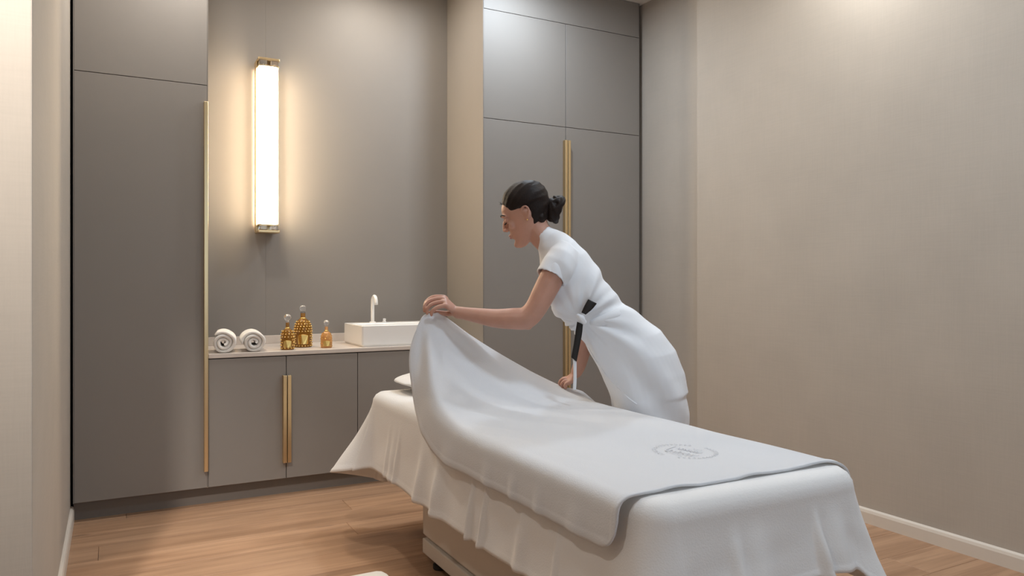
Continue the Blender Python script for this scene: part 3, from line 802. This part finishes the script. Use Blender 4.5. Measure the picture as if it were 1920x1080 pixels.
obj('stray_hair', bm, M_HAIR, hr, True)['kind'] = 'stuff'
for s in (-1, 1):
    bm = bmesh.new(); tube(bm, [H(.0975, s*.012, .1385), H(.0965, s*.026, .1435), H(.086, s*.044, .141), H(.077, s*.053, .136)], [.0022, .0030, .0026, .0010], 6, 4); obj('eyebrow', bm, M_HAIR, person, True)
    bm = bmesh.new(); tube(bm, [H(.0865, s*.017, .108), H(.0945, s*.026, .1055), H(.0925, s*.036, .1055), H(.083, s*.046, .109)], [.0010, .0019, .0022, .0012], 6, 4); obj('eyelash', bm, M_HAIR, person, True)
bm = bmesh.new()
tube(bm, [H(.0845, -.019, .0550), H(.0965, -.007, .0580), H(.0965, .007, .0580), H(.0845, .019, .0550)], [.0016, .0036, .0036, .0016], 8, 3)
tube(bm, [H(.0845, -.018, .0520), H(.0950, -.006, .0488), H(.0950, .006, .0488), H(.0845, .018, .0520)], [.0016, .0042, .0042, .0016], 8, 3)
obj('lips', bm, M_LIP, person, True)
bm = bmesh.new(); bmesh.ops.create_icosphere(bm, subdivisions=2, radius=.0032, matrix=Matrix.Translation(H(-.002, .0755, .086))); obj('earring', bm, M_GILT, person, True)

# uniform: tunic with short sleeves and stand collar, fused into one cloth surface
def sect(front, back, w, hw, e=.85, n=40):
    f, b = W(front[0], front[1], w), W(back[0], back[1], w); c = (f+b)/2; a = (f-b)/2; s = -FWD*hw; out = []
    for i in range(n):
        t = 2*math.pi*i/n; ct, st = math.cos(t), math.sin(t)
        out.append(c+a*(math.copysign(abs(ct)**e, ct))+s*(math.copysign(abs(st)**e, st)))
    return out
TUNIC = [((1156, 860), (1287, 860), -.075, .175), ((1156, 820), (1286, 810), -.075, .178), ((1150, 775), (1285, 748), -.075, .182), ((1144, 748), (1284, 738), -.075, .184), ((1142, 742), (1289, 731), -.075, .185), ((1131, 706), (1279, 695), -.07, .186), ((1114, 674), (1263, 655), -.06, .182),
         ((1100, 652), (1237, 618), -.05, .165), ((1088, 634), (1208, 597), -.035, .145), ((1070, 615), (1180, 577), -.02, .130), ((1051, 598), (1154, 552), -.01, .134), ((1033, 580), (1133, 523), 0, .146),
         ((1024, 556), (1115, 495), 0, .156), ((1016, 520), (1098, 472), 0, .163), ((1012, 494), (1078, 451), 0, .150), ((1010, 478), (1058, 438), 0, .110), ((1008, 466), (1043, 431), 0, .070), ((1006, 456), (1034, 428), 0, .060), ((1003, 448), (1028, 424), 0, .057)]
def tunic():
    bm = bmesh.new()
    rings = [sect(*r) for r in TUNIC]
    # collar turns in; hem turns in
    rings += [sect((1007, 450), (1025, 427), 0, .049), sect((1011, 462), (1033, 436), 0, .048)]
    rings = [sect((1170, 820), (1275, 820), -.075, .165), sect((1168, 857), (1276, 857), -.075, .165)]+rings
    loft(bm, rings)
    # sleeves: outer shell, cuff edge, inner shell running back up
    for s in (1, -1):
        if s > 0: pts = [W(1066, 470, .085), W(1056, 484, .128), W(1045, 500, .150), W(1034, 518, .158)]
        else: pts = [W(1066, 470, -.085), W(1060, 490, -.128), W(1066, 520, -.158), W(1074, 545, -.165)]
        rad = [.060, .064, .0625, .0605]
        ax = (pts[3]-pts[1]).normalized(); sd = (FWD-ax*FWD.dot(ax)).normalized(); up_ = ax.cross(sd)
        rings = []
        for p, r in list(zip(pts, rad)): rings.append((p, r))
        rings += [(pts[3]+ax*.010, .0600), (pts[3]+ax*.013, .056), (pts[3]+ax*.006, .0535), (pts[2]+ax*.006, .0535)]
        loft(bm, [[p+sd*(r*math.cos(2*math.pi*i/28))+up_*(r*math.sin(2*math.pi*i/28)) for i in range(28)] for p, r in rings])
    # bust
    for s in (-1, 1): ellipsoid(bm, W(1052, 560, s*.065), RGT*.048, FWD*.055, UP*.055)
    me = fuse('tunic', bm, .0042, 7, .5)
    kn = W(1089, 602, .12)
    me2 = me
    nor = [Vector(v.normal) for v in me.vertices]
    for v, nn in zip(me.vertices, nor):
        d = v.co-CAM; dep = d.dot(FWD); px = 960+F_PX*d.dot(RGT)/dep; py = HORIZON-F_PX*d.dot(UP)/dep
        r = v.co-kn; L = r.length; ang = math.atan2(r.dot(UP), r.dot(RGT))
        a = .0042*sm(.03, .10, L)*sm(.50, .15, L)*(math.sin(ang*11+.5)+.6*math.sin(ang*19+2*L*9))
        lo = sm(600, 720, py)
        a += .0050*lo*math.sin((v.co-W(1100, 660)).dot((RGT*.80+UP*.60))*46+1.5*noise.noise(v.co*5))
        a += .0040*noise.noise(v.co*13)*sm(440, 480, py)
        v.co += nn*a
    return me
tu = obj_me('tunic', tunic(), M_DRESS, person, True); tu['label'] = 'white short sleeved wrap tunic'
# wrap edge of the tunic front on the near side
def on_tunic(px, py, lift=0.0):
    org = CAM; d = (P(px, py, 1)-CAM).normalized(); ok, loc, nn, _ = tu.ray_cast(org, d)
    return (loc+nn*lift) if ok else None
def strip(pts, r, name, m, parent, flat=.35, n=10):
    pts = [(pts[i][0]+(pts[i+1][0]-pts[i][0])*k/5, pts[i][1]+(pts[i+1][1]-pts[i][1])*k/5) for i in range(len(pts)-1) for k in range(5)]
    q = [on_tunic(*p) for p in pts]; q = [p for p in q if p is not None]
    if len(q) < 2: return None
    bm = bmesh.new(); tube(bm, q, r, n, 3); return obj(name, bm, m, parent, True)
strip([(1104, 652), (1118, 676), (1136, 702), (1158, 727), (1180, 748), (1196, 760)], .0032, 'wrap_hem', M_DRESS, tu)

# sash: white band round the waist, black lining shown where it twists to the knot, hanging tail
def band():
    bm = bmesh.new(); rings = []
    lo, hi = ((1085, 622), (1187, 584), -.026, .136), ((1073, 609), (1168, 568), -.016, .135)
    a = sect(*lo, n=64); b = sect(*hi, n=64); ca = sum(a, Vector())/64; cb = sum(b, Vector())/64
    g = lambda p, c, k: c+(p-c)*k
    prof = [[g(p, ca, .985) for p in a], [g((p+q)/2, (ca+cb)/2, 1.0) for p, q in zip(a, b)], [g(q, cb, .985) for q in b], [g(q, cb, .93) for q in b], [g(p, ca, .93) for p in a]]
    for i in range(64): rings.append([pr[i] for pr in prof])
    rings.append(rings[0]); loft(bm, rings, cap=False)
    bmesh.ops.remove_doubles(bm, verts=bm.verts, dist=1e-5)
    return obj('waist_band', bm, M_DRESS, person, True)
wbnd = band()
def ribbon(pairs, name, m, parent, th=.003, w=None):
    """pairs: ((left px,py),(right px,py), depth w) along the ribbon"""
    bm = bmesh.new(); rings = []
    kl = [(i, W(*a, ww)) for i, (a, b, ww) in enumerate(pairs)]; kr = [(i, W(*b, ww)) for i, (a, b, ww) in enumerate(pairs)]
    N = (len(pairs)-1)*6
    for k in range(N+1):
        t = k/6; l, r = catmull(kl, t), catmull(kr, t); mid_ = (l+r)/2-FWD*.003
        rings.append([l-FWD*th, mid_-FWD*th, r-FWD*th, r, mid_, l])
    loft(bm, rings); return obj(name, bm, m, parent, True)
o = ribbon([((1103, 561), (1119, 569), .150), ((1096, 573), (1110, 580), .152), ((1090, 586), (1098, 590), .150)], 'sash_twist', M_BLACK, person); o['label'] = 'black sash lining at the waist'
bm = bmesh.new(); ellipsoid(bm, W(1090, 598, .148), RGT*.014, FWD*.012, UP*.018); tube(bm, [W(1084, 592, .15), W(1090, 596, .163), W(1096, 604, .15)], .009, 10, 4)
obj_me('sash_knot', fuse('sash_knot', bm, .003, 3), M_DRESS, person, True)
tail = ribbon([((1082, 603), (1093, 608), .152), ((1079, 622), (1091, 627), .150), ((1075, 648), (1086, 653), .146), ((1071, 670), (1081, 678), .143)], 'sash_tail', M_BLACK, person); tail['label'] = 'hanging black sash end'
o = ribbon([((1074, 672), (1081, 677), .139), ((1075, 690), (1081, 694), .137), ((1075, 712), (1081, 714), .135), ((1074, 731), (1080, 731), .134)], 'sash_lining', M_DRESS, tail)
# trousers and shoes below the tunic
bm = bmesh.new()
for s in (-1, 1):
    w0 = -.08+s*.085; b0 = W(1218, 700, w0); fx, fy = b0.x+.02, b0.y
    tube(bm, [b0, Vector((fx+.005, fy, .46)), Vector((fx+.015, fy, .13))], [.094, .076, .064], 18, 5, cap_round=False)
obj_me('trousers', fuse('trousers', bm, .006, 4), M_DRESS, person, True)
for s in (-1, 1):
    w0 = -.08+s*.085; b0 = W(1218, 700, w0); base = Vector((b0.x+.035, b0.y, .040)); fd = Vector((-.62, .78, 0)); bm = bmesh.new()
    tube(bm, [base-fd*.035, base+fd*.05, base+fd*.125, base+fd*.165-Vector((0, 0, .006))], [.040, .042, .040, .030], 14, 4)
    for v in bm.verts: v.co.z = max(v.co.z, .001)
    obj('shoe', bm, M_SHOE, person, True)
